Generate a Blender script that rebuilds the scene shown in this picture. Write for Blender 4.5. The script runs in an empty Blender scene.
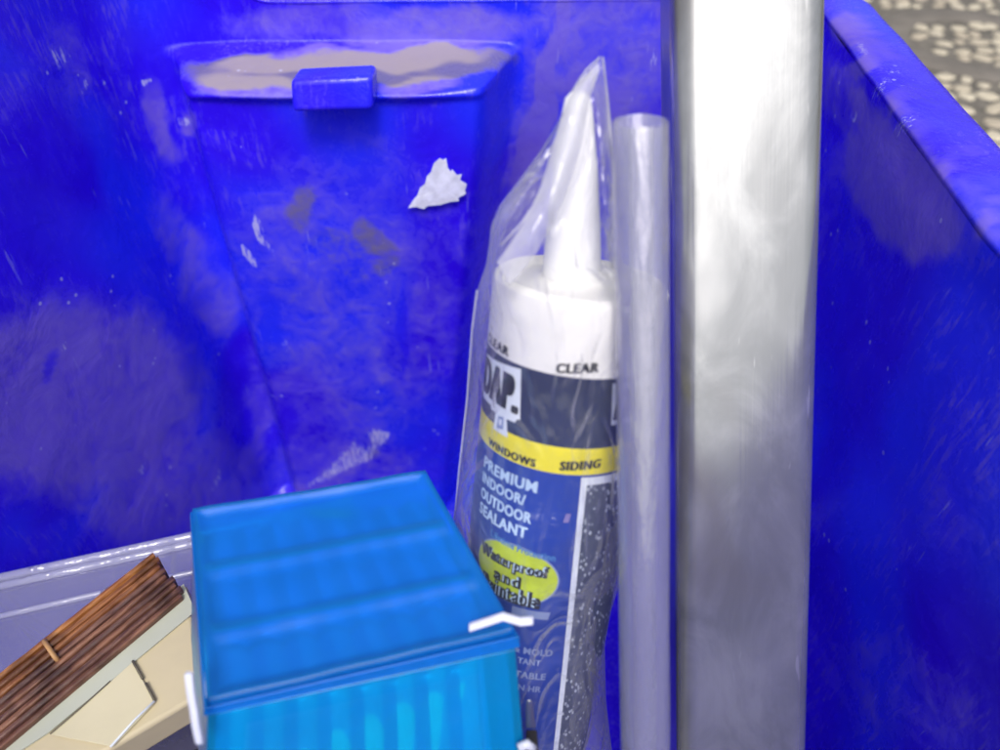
import bpy, bmesh, math, random
from mathutils import Vector, Matrix, noise
random.seed(7)
scene = bpy.context.scene
C = scene.collection
F = 750.0
PITCH = math.radians(42)
CAM = Vector((0, 0, .346))
RX = Vector((1, 0, 0)); UP = Vector((0, math.sin(PITCH), math.cos(PITCH))); FW = Vector((0, math.cos(PITCH), -math.sin(PITCH)))
def ray(px, py): return RX*((px-500)/F) + UP*((375-py)/F) + FW
def P(px, py, t): return CAM + ray(px, py)*t
def PZ(px, py, z):
    r = ray(px, py); return CAM + r*((z-CAM.z)/r.z)
def cam2w(v): return RX*v[0] + UP*v[1] - FW*(-v[2])
def proj(p):
    d = p-CAM; z = d.dot(FW)
    if z < .01: return (-9999, -9999)
    return (500+F*d.dot(RX)/z, 375-F*d.dot(UP)/z)
def sm(a, b, x):
    t = max(0, min(1, (x-a)/(b-a))); return t*t*(3-2*t)
def ns(v, s=1.0): return noise.noise(Vector(v)*s)

# ------------------------------------------------------------------ materials
def mat(name):
    m = bpy.data.materials.new(name); m.use_nodes = True
    nt = m.node_tree; nt.nodes.clear()
    out = nt.nodes.new('ShaderNodeOutputMaterial')
    return m, nt, out
def N(nt, t, **kw):
    n = nt.nodes.new(t)
    for k, v in kw.items():
        if k.startswith('i_'):
            n.inputs[k[2:].replace('_', ' ')].default_value = v
        else: setattr(n, k, v)
    return n
def L(nt, a, b): nt.links.new(a, b)
def mixc(nt, fac, a, b, typ='MIX'):
    n = nt.nodes.new('ShaderNodeMix'); n.data_type = 'RGBA'; n.blend_type = typ; n.clamp_factor = True
    for sock, v in ((n.inputs[0], fac), (n.inputs[6], a), (n.inputs[7], b)):
        if hasattr(v, 'is_linked') or isinstance(v, bpy.types.NodeSocket): nt.links.new(v, sock)
        elif isinstance(v, (int, float)): sock.default_value = v
        else: sock.default_value = (*v, 1) if len(v) == 3 else v
    return n.outputs[2]
def mth(nt, op, a, b=None, c=None, clamp=False):
    n = nt.nodes.new('ShaderNodeMath'); n.operation = op; n.use_clamp = clamp
    for i, v in enumerate((a, b, c)):
        if v is None: continue
        if isinstance(v, bpy.types.NodeSocket): nt.links.new(v, n.inputs[i])
        else: n.inputs[i].default_value = v
    return n.outputs[0]
def ramp(nt, v, lo, hi):
    n = nt.nodes.new('ShaderNodeMapRange'); n.interpolation_type = 'SMOOTHSTEP'
    nt.links.new(v, n.inputs[0]); n.inputs[1].default_value = lo; n.inputs[2].default_value = hi
    return n.outputs[0]
def noi(nt, scale, detail=3, vec=None, dist=0.0, rough=.55):
    n = nt.nodes.new('ShaderNodeTexNoise'); n.inputs['Scale'].default_value = scale
    n.inputs['Detail'].default_value = detail; n.inputs['Distortion'].default_value = dist; n.inputs['Roughness'].default_value = rough
    if vec is not None: nt.links.new(vec, n.inputs['Vector'])
    return n.outputs['Fac']
def coord(nt, scale=None, rot=None):
    tc = nt.nodes.new('ShaderNodeTexCoord')
    if scale is None and rot is None: return tc.outputs['Object']
    mp = nt.nodes.new('ShaderNodeMapping'); nt.links.new(tc.outputs['Object'], mp.inputs[0])
    if scale: mp.inputs['Scale'].default_value = scale
    if rot: mp.inputs['Rotation'].default_value = rot
    return mp.outputs[0]
def principled(nt, out, col, rough=.5, metal=0., bump=None, bstr=.2, bdist=.001, **kw):
    p = nt.nodes.new('ShaderNodeBsdfPrincipled')
    for s, v in ((p.inputs['Base Color'], col), (p.inputs['Roughness'], rough), (p.inputs['Metallic'], metal)):
        if isinstance(v, bpy.types.NodeSocket): nt.links.new(v, s)
        elif isinstance(v, (int, float)): s.default_value = v
        else: s.default_value = (*v, 1)
    for k, v in kw.items(): p.inputs[k.replace('_', ' ')].default_value = v
    if bump is not None:
        b = nt.nodes.new('ShaderNodeBump'); b.inputs['Strength'].default_value = bstr; b.inputs['Distance'].default_value = bdist
        nt.links.new(bump, b.inputs['Height']); nt.links.new(b.outputs[0], p.inputs['Normal'])
    nt.links.new(p.outputs[0], out.inputs[0])
    return p
def simple(name, col, rough=.5, metal=0., var=.12, nscale=60, bstr=.1, **kw):
    m, nt, out = mat(name)
    f = noi(nt, nscale, 4, coord(nt))
    c = mixc(nt, ramp(nt, f, .3, .7), tuple(x*(1-var) for x in col), tuple(min(1, x*(1+var)) for x in col))
    principled(nt, out, c, rough, metal, noi(nt, nscale*6, 3, coord(nt)), bstr, .0004, **kw)
    return m

def bin_material():
    m, nt, out = mat('blue_plastic')
    co = coord(nt)
    at = nt.nodes.new('ShaderNodeVertexColor'); at.layer_name = 'dirt_and_light'
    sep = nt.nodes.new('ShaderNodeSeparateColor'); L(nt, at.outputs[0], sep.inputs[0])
    dust_and_light, brown, clean = sep.outputs[0], sep.outputs[1], sep.outputs[2]
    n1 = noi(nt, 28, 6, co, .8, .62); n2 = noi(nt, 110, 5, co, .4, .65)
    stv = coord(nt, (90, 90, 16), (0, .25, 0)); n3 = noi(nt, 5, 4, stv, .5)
    # painted ridge light, recess shade and haze left by dust, broken by noise
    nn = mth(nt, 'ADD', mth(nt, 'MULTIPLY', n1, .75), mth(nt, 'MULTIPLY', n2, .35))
    d = ramp(nt, mth(nt, 'ADD', dust_and_light, mth(nt, 'MULTIPLY', mth(nt, 'SUBTRACT', nn, .55), 1.7)), .12, .95)
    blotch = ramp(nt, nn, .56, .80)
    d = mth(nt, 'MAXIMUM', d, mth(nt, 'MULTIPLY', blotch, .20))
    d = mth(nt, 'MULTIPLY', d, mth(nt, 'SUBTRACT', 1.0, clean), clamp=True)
    base = mixc(nt, ramp(nt, noi(nt, 7, 2, co, .6), .40, .62), mixc(nt, ramp(nt, n1, .3, .7), (.024, .003, .72), (.030, .008, .84)), (.016, .026, .92))  # azure patches put the plastic's sky sheen into the base colour
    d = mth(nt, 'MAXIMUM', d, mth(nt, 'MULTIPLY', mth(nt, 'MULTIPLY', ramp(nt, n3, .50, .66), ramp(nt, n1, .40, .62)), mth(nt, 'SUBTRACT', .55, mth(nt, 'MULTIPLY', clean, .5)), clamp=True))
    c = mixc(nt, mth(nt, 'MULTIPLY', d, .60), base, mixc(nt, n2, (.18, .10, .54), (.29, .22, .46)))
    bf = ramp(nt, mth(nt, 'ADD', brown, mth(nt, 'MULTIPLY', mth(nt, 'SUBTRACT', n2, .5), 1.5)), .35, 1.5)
    c = mixc(nt, mth(nt, 'MULTIPLY', bf, .8), c, mixc(nt, ramp(nt, dust_and_light, .45, .9), (.16, .14, .15), (.33, .285, .225)))
    # fine scuffs, short strokes in two directions
    def scuff(rot, lo, sc):
        v = coord(nt, sc, rot); a = noi(nt, 6, 2, v, 0, .5)
        g = noi(nt, 30, 2, co)
        return mth(nt, 'MULTIPLY', ramp(nt, a, lo, lo+.05), ramp(nt, g, .5, .62))
    s = mth(nt, 'ADD', scuff((0, .5, 0), .70, (60, 60, 4)), scuff((0, -.7, .3), .70, (80, 80, 7)), clamp=True)
    c = mixc(nt, mth(nt, 'MULTIPLY', s, .35), c, (.36, .34, .75))
    ss = mth(nt, 'ADD', at.outputs[1], mth(nt, 'MULTIPLY', mth(nt, 'SUBTRACT', noi(nt, 8, 5, coord(nt, (90, 90, 14), (0, .45, 0)), .3, .75), .5), 3.2))
    c = mixc(nt, mth(nt, 'MULTIPLY', mth(nt, 'MULTIPLY', ramp(nt, ss, .55, 1.0), ramp(nt, at.outputs[1], .05, .4)), .75), c, (.55, .54, .78))
    # pale specks
    vo = nt.nodes.new('ShaderNodeTexVoronoi'); vo.inputs['Scale'].default_value = 95; vo.inputs['Randomness'].default_value = 1
    L(nt, co, vo.inputs['Vector'])
    sp = mth(nt, 'MULTIPLY', mth(nt, 'LESS_THAN', vo.outputs['Distance'], .09), ramp(nt, noi(nt, 21, 3, co), .54, .6))
    c = mixc(nt, mth(nt, 'MULTIPLY', sp, .55), c, (.5, .5, .75))
    r = mth(nt, 'ADD', mth(nt, 'MULTIPLY', d, .28), mth(nt, 'MULTIPLY', n2, .3))
    r = mth(nt, 'ADD', r, .10, clamp=True)
    h = mth(nt, 'ADD', mth(nt, 'MULTIPLY', n1, 1.0), mth(nt, 'MULTIPLY', n2, .25))
    principled(nt, out, c, r, 0, h, .35, .003, Specular_IOR_Level=.42)
    return m

def nt_stretch(nt, co):
    mp = nt.nodes.new('ShaderNodeMapping'); mp.inputs['Scale'].default_value = (1.6, .7, .6); L(nt, co, mp.inputs[0]); return mp.outputs[0]
def film_material(name, base=.10, edge=.7, power=2.4, tint=(.9, .9, .96), gl=.07, rough=.2, wr=55, trans=(.97, .97, .985), bd=.0025, stretch=None):
    m, nt, out = mat(name)
    lw = nt.nodes.new('ShaderNodeLayerWeight'); lw.inputs[0].default_value = .5
    co = coord(nt)
    if stretch:
        mp = nt.nodes.new('ShaderNodeMapping'); mp.inputs['Scale'].default_value = (1, 1, stretch); L(nt, coord(nt, None, (math.radians(42), 0, 0)), mp.inputs[0]); co = mp.outputs[0]
    n = noi(nt, wr, 3, co, .2 if stretch else 1.5)
    if not stretch:
        rd = mth(nt, 'ABSOLUTE', mth(nt, 'SUBTRACT', noi(nt, wr*.7, 2, nt_stretch(nt, co), 1.0), .5))
        n = mth(nt, 'ADD', n, mth(nt, 'MULTIPLY', mth(nt, 'SUBTRACT', 1.0, mth(nt, 'MULTIPLY', rd, 11), clamp=True), .55))
    bp = nt.nodes.new('ShaderNodeBump'); bp.inputs['Strength'].default_value = .7; bp.inputs['Distance'].default_value = bd
    L(nt, n, bp.inputs['Height']); L(nt, bp.outputs[0], lw.inputs['Normal'])
    tr = nt.nodes.new('ShaderNodeBsdfTransparent'); tr.inputs[0].default_value = (*trans, 1)
    df = nt.nodes.new('ShaderNodeBsdfDiffuse'); df.inputs[0].default_value = (*tint, 1)
    tl = nt.nodes.new('ShaderNodeBsdfTranslucent'); tl.inputs[0].default_value = (*tint, 1)
    gs = nt.nodes.new('ShaderNodeBsdfGlossy'); gs.inputs['Roughness'].default_value = rough; L(nt, bp.outputs[0], gs.inputs['Normal'])
    a = nt.nodes.new('ShaderNodeMixShader'); a.inputs[0].default_value = .45; L(nt, df.outputs[0], a.inputs[1]); L(nt, tl.outputs[0], a.inputs[2])
    f = mth(nt, 'POWER', lw.outputs['Facing'], power)
    f = mth(nt, 'MULTIPLY_ADD', f, edge, base)
    f = mth(nt, 'MULTIPLY', f, mth(nt, 'ADD', .6, mth(nt, 'MULTIPLY', noi(nt, wr*.6, 3, co), .8)), clamp=True)
    b = nt.nodes.new('ShaderNodeMixShader'); L(nt, f, b.inputs[0]); L(nt, tr.outputs[0], b.inputs[1]); L(nt, a.outputs[0], b.inputs[2])
    g = mth(nt, 'MULTIPLY_ADD', mth(nt, 'POWER', lw.outputs['Facing'], 3.0), .6, gl, clamp=True)
    c = nt.nodes.new('ShaderNodeMixShader'); L(nt, g, c.inputs[0]); L(nt, b.outputs[0], c.inputs[1]); L(nt, gs.outputs[0], c.inputs[2])
    L(nt, c.outputs[0], out.inputs[0])
    return m

def tinted(name, tr_col, body, fac=.5, gl=.06, rough=.12, scale=40):
    m, nt, out = mat(name)
    co = coord(nt)
    tr = nt.nodes.new('ShaderNodeBsdfTransparent'); tr.inputs[0].default_value = (*tr_col, 1)
    df = nt.nodes.new('ShaderNodeBsdfDiffuse'); tl = nt.nodes.new('ShaderNodeBsdfTranslucent')
    c = mixc(nt, noi(nt, scale, 3, co), tuple(x*.85 for x in body), tuple(min(1, x*1.12) for x in body))
    L(nt, c, df.inputs[0]); L(nt, c, tl.inputs[0])
    bp = nt.nodes.new('ShaderNodeBump'); bp.inputs['Strength'].default_value = .35; bp.inputs['Distance'].default_value = .0006
    L(nt, noi(nt, scale*4, 3, co), bp.inputs['Height'])
    gs = nt.nodes.new('ShaderNodeBsdfGlossy'); gs.inputs['Roughness'].default_value = rough; L(nt, bp.outputs[0], gs.inputs['Normal'])
    a = nt.nodes.new('ShaderNodeMixShader'); a.inputs[0].default_value = .22; L(nt, df.outputs[0], a.inputs[1]); L(nt, tl.outputs[0], a.inputs[2])
    b = nt.nodes.new('ShaderNodeMixShader'); b.inputs[0].default_value = fac; L(nt, tr.outputs[0], b.inputs[1]); L(nt, a.outputs[0], b.inputs[2])
    fr = nt.nodes.new('ShaderNodeFresnel'); fr.inputs[0].default_value = 1.45
    g = mth(nt, 'MULTIPLY_ADD', fr.outputs[0], .8, gl-.04, clamp=True)
    d = nt.nodes.new('ShaderNodeMixShader'); L(nt, g, d.inputs[0]); L(nt, b.outputs[0], d.inputs[1]); L(nt, gs.outputs[0], d.inputs[2])
    L(nt, d.outputs[0], out.inputs[0])
    return m

def metal_material():
    m, nt, out = mat('brushed_aluminium')
    br = coord(nt, (1, 1, .012)); lines = noi(nt, 900, 3, br, 0, .7)
    blot = noi(nt, 45, 5, coord(nt, (1, 1, .55)), .6, .6)
    strk = ramp(nt, noi(nt, 70, 2, coord(nt, (4, 4, .6), (0, .25, 0)), .3), .68, .74)
    low = noi(nt, 16, 3, coord(nt, (1, 1, .5)), .8)  # broad light and dark tones stand in for reflections along the bar
    c = mixc(nt, ramp(nt, blot, .35, .7), (.33, .34, .35), (.50, .51, .52)); c = mixc(nt, ramp(nt, low, .5, .75), c, (.58, .585, .59)); c = mixc(nt, ramp(nt, low, .5, .30), c, (.30, .29, .29))
    c = mixc(nt, mth(nt, 'MULTIPLY', strk, .5), c, (.75, .75, .75))
    r = mth(nt, 'ADD', .13, mth(nt, 'ADD', mth(nt, 'MULTIPLY', lines, .06), mth(nt, 'MULTIPLY', blot, .12)))
    h = mth(nt, 'ADD', mth(nt, 'MULTIPLY', lines, .6), mth(nt, 'MULTIPLY', blot, .5))
    principled(nt, out, c, r, .72, h, .12, .0005)
    return m

M = {}
M['bin'] = bin_material()
M['metal'] = metal_material()
M['film'] = film_material('clear_film', .03, .60, 2.6, gl=.045)
M['film_fold'] = film_material('folded_film', .50, .5, 1.6, rough=.25)
M['roll'] = film_material('rolled_film', .22, .5, 2.0, (.62, .62, .76), .15, .12, 420, (.95, .95, .98), .0010, .02)
M['white'] = simple('white_plastic', (.80, .79, .76), .42, 0, .04, 50, .1)
M['nozzle'] = simple('nozzle_plastic', (.86, .86, .86), .35, 0, .03, 50, .05, Subsurface_Weight=.0)
M['navy'] = simple('navy_print', (.022, .032, .085), .38, 0, .15, 60, .05)
M['labelblue'] = simple('blue_print', (.010, .045, .32), .36, 0, .15, 40, .05)
M['yellow'] = simple('yellow_print', (.82, .72, .035), .4, 0, .06, 60, .05)
M['black'] = simple('black_print', (.012, .013, .02), .45)
M['paper'] = simple('white_print', (.72, .77, .84), .45, 0, .05)
M['lightblue'] = simple('light_blue_print', (.50, .66, .86), .45, 0, .1)
M['lime'] = simple('lime_print', (.50, .62, .03), .45, 0, .15, 120)
M['faint'] = simple('faint_blue_print', (.06, .20, .52), .45, 0, .1)
M['greyblue'] = simple('grey_blue_print', (.22, .28, .50), .45, 0, .15)
M['pink'] = simple('pink_glint', (.20, .17, .40), .45, 0, .2)  # colour of the highlight spot painted on the label
M['boxblue'] = tinted('blue_tint_plastic', (.16, .82, 1.0), (.0, .46, 1.0), .30, .04, .35)
M['boxlid'] = tinted('blue_lid_plastic', (.09, .68, 1.0), (.0, .31, 1.0), .34, .04, .42)
M['cyan'] = tinted('cyan_inner_plastic', (.1, .7, .9), (.02, .74, .76), .9)
M['cyanrow'] = tinted('teal_inner_plastic', (.1, .7, .9), (.05, .62, 1.0), .9)
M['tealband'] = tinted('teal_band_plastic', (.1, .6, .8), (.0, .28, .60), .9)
M['clip'] = simple('white_clip', (.60, .63, .76), .35)
M['clear'] = film_material('clear_box_plastic', .24, .6, 2.5, (.60, .60, .76), .10, .2, 30, (.92, .92, .97), .0006)
M['clearrim'] = film_material('clear_box_rim', .55, .4, 2, (.70, .71, .84), .12, .2, 30)
M['cream'] = simple('cream_board', (.52, .45, .29), .6, 0, .07, 30, .12)
M['creamflap'] = simple('cream_flap', (.56, .51, .34), .6, 0, .06, 30, .12)
M['slit'] = simple('dark_slit', (.13, .115, .08), .8)
M['darkfabric'] = simple('black_fabric', (.018, .016, .018), .9, 0, .3, 200, .6)
M['steel'] = simple('dull_steel', (.42, .42, .44), .35, .9)
M['twine'] = simple('tan_tie', (.45, .25, .10), .5)
M['splat'] = simple('white_paint', (.74, .76, .88), .6, 0, .12, 180, .5)

def speckle_panel():
    m, nt, out = mat('grey_small_print')
    v = coord(nt, (1, 1, .55))
    vo = nt.nodes.new('ShaderNodeTexVoronoi'); vo.inputs['Scale'].default_value = 720; L(nt, v, vo.inputs['Vector'])
    f = mth(nt, 'MULTIPLY', mth(nt, 'LESS_THAN', vo.outputs['Distance'], .33), ramp(nt, noi(nt, 190, 3, coord(nt)), .42, .55))
    c = mixc(nt, f, (.07, .085, .13), (.50, .55, .62))
    principled(nt, out, c, .4); return m
M['smallprint'] = speckle_panel()
def wood_mat(name, a, b):
    m, nt, out = mat(name)
    rv = coord(nt, None, (0, 0, math.radians(-55))); mp = nt.nodes.new('ShaderNodeMapping'); mp.inputs['Scale'].default_value = (.12, 1, .6); L(nt, rv, mp.inputs[0])
    n = noi(nt, 500, 4, mp.outputs[0], .3); n_ = noi(nt, 60, 4, coord(nt))
    c = mixc(nt, ramp(nt, n, .38, .62), a, b); c = mixc(nt, ramp(nt, n_, .45, .7), c, tuple(x*.45 for x in a))
    principled(nt, out, c, .36, 0, n, .8, .0012); return m
M['strips'] = [wood_mat('copper_brown_a', (.25, .085, .022), (.52, .23, .07)), wood_mat('copper_brown_b', (.17, .06, .022), (.34, .135, .05)),
    wood_mat('dark_brown_a', (.13, .055, .035), (.24, .11, .065)), wood_mat('dark_brown_b', (.09, .042, .035), (.18, .085, .06))]

# ------------------------------------------------------------------ object helpers
def link(name, me, m, parent=None, smooth=True):
    me.name = name
    o = bpy.data.objects.new(name, me); C.objects.link(o)
    if m is not None:
        for k in (m if isinstance(m, (list, tuple)) else [m]): me.materials.append(k)
    if smooth:
        for p in me.polygons: p.use_smooth = True
    if parent is not None:
        o.parent = parent; o.matrix_parent_inverse = parent.matrix_world.inverted()
    return o
def mesh(name, vs, fs, m, parent=None, smooth=True):
    me = bpy.data.meshes.new(name); me.from_pydata([tuple(v) for v in vs], [], fs); me.update()
    return link(name, me, m, parent, smooth)
def frombm(name, bm, m, parent=None, smooth=False):
    me = bpy.data.meshes.new(name); bm.to_mesh(me); bm.free(); return link(name, me, m, parent, smooth)
def thing(name, label, cat, loc, group=None):
    o = bpy.data.objects.new(name, None); o.empty_display_size = .02; C.objects.link(o); o.location = loc
    o.matrix_world = Matrix.Translation(loc)
    o['label'] = label; o['category'] = cat
    if group: o['group'] = group
    return o
def tag(o, label, cat, kind=None):
    o['label'] = label; o['category'] = cat
    if kind: o['kind'] = kind
    return o
def part(o, label): o['label'] = label; return o
def bevel(o, w, seg=3, ang=.6):
    b = o.modifiers.new('bevel', 'BEVEL'); b.width = w; b.segments = seg; b.limit_method = 'ANGLE'; b.angle_limit = ang
    for p in o.data.polygons: p.use_smooth = True
    o.data.set_sharp_from_angle(angle=math.radians(50)) if hasattr(o.data, 'set_sharp_from_angle') else None
    return o
def solid(o, t, off=-1):
    s = o.modifiers.new('solid', 'SOLIDIFY'); s.thickness = t; s.offset = off; return o
def hexa(name, lo, hi, m, parent, bv=0.0, seg=3):
    """lo, hi: four corners each (front-left, front-right, back-right, back-left)"""
    vs = list(lo)+list(hi)
    fs = [(3, 2, 1, 0), (4, 5, 6, 7), (0, 1, 5, 4), (1, 2, 6, 5), (2, 3, 7, 6), (3, 0, 4, 7)]
    o = mesh(name, vs, fs, m, parent, False)
    if bv: bevel(o, bv, seg)
    return o
def tube(name, pts, rad, m, parent=None, n=12, caps=True):
    vs, fs = [], []
    if not isinstance(rad, (list, tuple)): rad = [rad]*len(pts)
    pts = [Vector(p) for p in pts]; ref = Vector((.31, .2, .93)).normalized()
    for i, p in enumerate(pts):
        d = (pts[min(i+1, len(pts)-1)]-pts[max(i-1, 0)]).normalized()
        a = d.cross(ref).normalized(); b = d.cross(a)
        for k in range(n):
            t = 2*math.pi*k/n; vs.append(p+(a*math.cos(t)+b*math.sin(t))*rad[i])
    for i in range(len(pts)-1):
        for k in range(n): fs.append((i*n+k, i*n+(k+1) % n, (i+1)*n+(k+1) % n, (i+1)*n+k))
    if caps: fs.append(tuple(range(n-1, -1, -1))); fs.append(tuple((len(pts)-1)*n+k for k in range(n)))
    return mesh(name, vs, fs, m, parent, True)

# ------------------------------------------------------------------ camera, world, sun
cd = bpy.data.cameras.new('camera'); cam = bpy.data.objects.new('camera', cd); C.objects.link(cam)
cam.location = CAM; cam.rotation_euler = (math.radians(90)-PITCH, 0, 0)
cd.lens = 27; cd.sensor_width = 36; cd.clip_start = .005; cd.clip_end = 200
cd.dof.use_dof = True; cd.dof.focus_distance = .29; cd.dof.aperture_fstop = 9.0
scene.camera = cam
scene.render.resolution_x = 1024; scene.render.resolution_y = 768
w = bpy.data.worlds.new('World'); scene.world = w; w.use_nodes = True
nt = w.node_tree; nt.nodes.clear()
SUN_EL, SUN_AZ = 57, 88     # azimuth measured from +x towards -y
sky = nt.nodes.new('ShaderNodeTexSky'); sky.sky_type = 'NISHITA'; sky.sun_disc = False
sky.sun_elevation = math.radians(SUN_EL); sky.dust_density = 6; sky.ozone_density = .3; sky.air_density = 1.0
sky.sun_rotation = math.radians(90+SUN_AZ)
hs = nt.nodes.new('ShaderNodeHueSaturation'); hs.inputs['Saturation'].default_value = .35
bg = nt.nodes.new('ShaderNodeBackground'); bg.inputs[1].default_value = .13
wo = nt.nodes.new('ShaderNodeOutputWorld')
nt.links.new(sky.outputs[0], hs.inputs['Color']); nt.links.new(hs.outputs[0], bg.inputs[0]); nt.links.new(bg.outputs[0], wo.inputs[0])
sl = bpy.data.lights.new('sun', 'SUN'); sl.energy = 1.35; sl.angle = math.radians(14); sl.color = (1, .97, .92)
so = bpy.data.objects.new('sun', sl); C.objects.link(so)
e, a = math.radians(SUN_EL), math.radians(SUN_AZ)
sd = Vector((math.cos(e)*math.cos(a), -math.cos(e)*math.sin(a), math.sin(e)))
so.rotation_euler = sd.to_track_quat('Z', 'Y').to_euler()
vs_ = scene.view_settings; vs_.view_transform = 'Standard'; vs_.look = 'None'; vs_.gamma = 1; vs_.exposure = .27
scene.cycles.transparent_max_bounces = 32; scene.cycles.max_bounces = 9

# ------------------------------------------------------------------ ground
GZ = -.176
m, nt, out = mat('dark_mortar')
c = mixc(nt, ramp(nt, noi(nt, 60, 5, coord(nt)), .3, .7), (.085, .078, .068), (.17, .155, .135))
principled(nt, out, c, .9, 0, noi(nt, 300, 4, coord(nt)), .6, .003)
g = mesh('ground', [(-40, -40, GZ), (40, -40, GZ), (40, 40, GZ), (-40, 40, GZ)], [(0, 1, 2, 3)], m, None, False); g['kind'] = 'structure'
m, nt, out = mat('cream_pebbles')
oi = nt.nodes.new('ShaderNodeVertexColor'); oi.layer_name = 'tone'
c = mixc(nt, noi(nt, 70, 4, coord(nt)), oi.outputs[0], (.46, .40, .30))
principled(nt, out, c, .6, 0, noi(nt, 260, 3, coord(nt)), .3, .001)
def in_band(x, y):   # the dark curved strip crossing the pavement
    cx, cy, r = .986, 1.59, .182
    return abs(math.hypot(x-cx, (y-cy))-r)
vs, fs, tones = [], [], []
for iy in range(44):
    for ix in range(44):
        x = .2+ix*.040+(iy % 2)*.020+random.uniform(-.009, .009); y = .30+iy*.048+random.uniform(-.011, .011)
        if random.random() < .05: continue
        if in_band(x, y) < .048: continue
        rx = random.uniform(.012, .0225); ry = random.uniform(.014, .026); rot = random.uniform(-1.2, .5); n = random.choice((6, 7, 8))
        base = len(vs); rr = [random.uniform(.65, 1.15) for _ in range(n)]
        tone = random.choice(((.50, .46, .37), (.55, .51, .41), (.40, .36, .29), (.32, .28, .23), (.50, .46, .38)))
        for (s, z) in ((1.0, 0), (.94, .0018), (.8, .0028)):
            for k in range(n):
                t = 2*math.pi*k/n
                u, v = rx*math.cos(t)*rr[k]*s, ry*math.sin(t)*rr[k]*s
                vs.append((x+u*math.cos(rot)-v*math.sin(rot), y+u*math.sin(rot)+v*math.cos(rot), GZ+z)); tones.append(tone)
        for l in range(2):
            for k in range(n): fs.append((base+l*n+k, base+l*n+(k+1) % n, base+(l+1)*n+(k+1) % n, base+(l+1)*n+k))
        fs.append(tuple(base+2*n+k for k in range(n)))
pb = mesh('pebbles', vs, fs, m)
ca = pb.data.color_attributes.new('tone', 'FLOAT_COLOR', 'POINT')
for i, t in enumerate(tones): ca.data[i].color = (*t, 1)
tag(pb, 'flat cream pebbles set in grey mortar outside the blue bin', 'pebbles', 'stuff')
vs, fs = [], []
for k in range(81):
    t = 2*math.pi*k/80
    for r, z in ((.142, .001), (.146, .004), (.218, .004), (.222, .001)):
        vs.append((.986+r*math.cos(t), 1.59+r*math.sin(t), GZ+z))
for k in range(80):
    for j in range(3): fs.append((k*4+j, k*4+j+1, k*4+4+j+1, k*4+4+j))
o = mesh('path', vs, fs, simple('dark_grey_stone', (.15, .135, .12), .7, 0, .15, 20, .3)); o['kind'] = 'structure'

# ------------------------------------------------------------------ the blue bin
def bez(p0, p1, p2, n): return [tuple((1-t)**2*a+2*t*(1-t)*b+t*t*c for a, b, c in zip(p0, p1, p2)) for t in [i/n for i in range(n+1)]]
def seg(p, q, step):
    n = max(1, int(math.dist(p, q)/step)); return [tuple(a+(b-a)*i/n for a, b in zip(p, q)) for i in range(n)]
RT = .149
pts = seg((RT, -.12), (RT, .20), .003)+seg((RT, .20), (.171, .43), .0022)
pts += bez((.171, .43), (.173, .448), (.150, .448), 14)[:-1]+seg((.150, .448), (-.175, .44), .0018)
pts += bez((-.175, .44), (-.207, .44), (-.213, .405), 14)[:-1]+seg((-.213, .405), (-.285, .06), .0022)+seg((-.285, .06), (-.285, -.12), .006)
pts += seg((-.285, -.12), (RT, -.12), .006)
pts = [Vector((x, y, 0)) for x, y in pts]; NP = len(pts)
nrm = []
for i in range(NP):
    d = (pts[(i+1) % NP]-pts[i-1]).normalized(); nrm.append(Vector((-d.y, d.x, 0)))   # inward
ZF = -.166
def rimz(p):
    if p.y > .36: return .222+.045*sm(-.125, -.20, p.x)
    return .267 if p.x < -.1 else .222
zr = []
z = ZF
while z < .178: zr.append(z); z += .0028
while z < .204: zr.append(z); z += .0007
zr += [.204+.018*k/6 for k in range(1, 7)]
NZ = len(zr)
def disp(p, n, z):
    d = .012*(.222-z)/.35
    q = p.x
    if p.y > .39 and -.21 < q < .12:
        xr = -.010-.034*(.19-z)/.30; xl = -.186
        lat = sm(xl-.004, xl+.022, q)*(1-sm(xr-.004, xr+.022, q))*sm(.70, .97, -n.y)
        edge = max(0, min(1, min(q-xl+.004, xr+.018-q)/.05))
        ztop = .2035-.002*(1-edge)
        prot = 1-sm(.1915+.003*(1-edge), ztop, z)
        bead = .0040*math.exp(-((z-.1905)/.0026)**2)*edge
        d += lat*(.046*prot*(.75+.25*sm(-.1, .17, z)) + bead)
        # shallow recess right of the panel
        d -= .020*sm(xr+.010, xr+.034, q)*(1-sm(.10, .135, q))*(1-sm(.04, .206, z))
    d += .0022*ns((p.x, p.y, z), 9)+.0008*ns((p.x+3, p.y, z), 30)
    if p.x < -.205 and p.y < .42:                       # soft folds of the left wall
        d += .004*(1+math.sin((p.y+.35*z)*34+1.0))*(1-sm(.36, .42, p.y))
    if p.x > .14 and p.y < .42:
        d += .004*ns((1, p.y, z), 16)
    return d
bv, top = [], []
for i in range(NP):
    p, n = pts[i], nrm[i]; rz = rimz(p)
    for z in zr:
        zz = z if z <= .204 else .204+(z-.204)*(rz-.204)/.018
        fade = 1-sm(.205, .222, z)
        q = p+n*(disp(p, n, zz)*(fade if z > .204 else 1))
        bv.append(Vector((q.x, q.y, zz)))
fs = []
for i in range(NP):
    j = (i+1) % NP
    for k in range(NZ-1): fs.append((i*NZ+k, j*NZ+k, j*NZ+k+1, i*NZ+k+1))
fs.append(tuple(i*NZ for i in range(NP))[::-1])
storage = thing('storage_bin', 'scuffed deep blue plastic bin, open on top, holding all the tools and boxes', 'bin', (-.05, .16, ZF))
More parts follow.
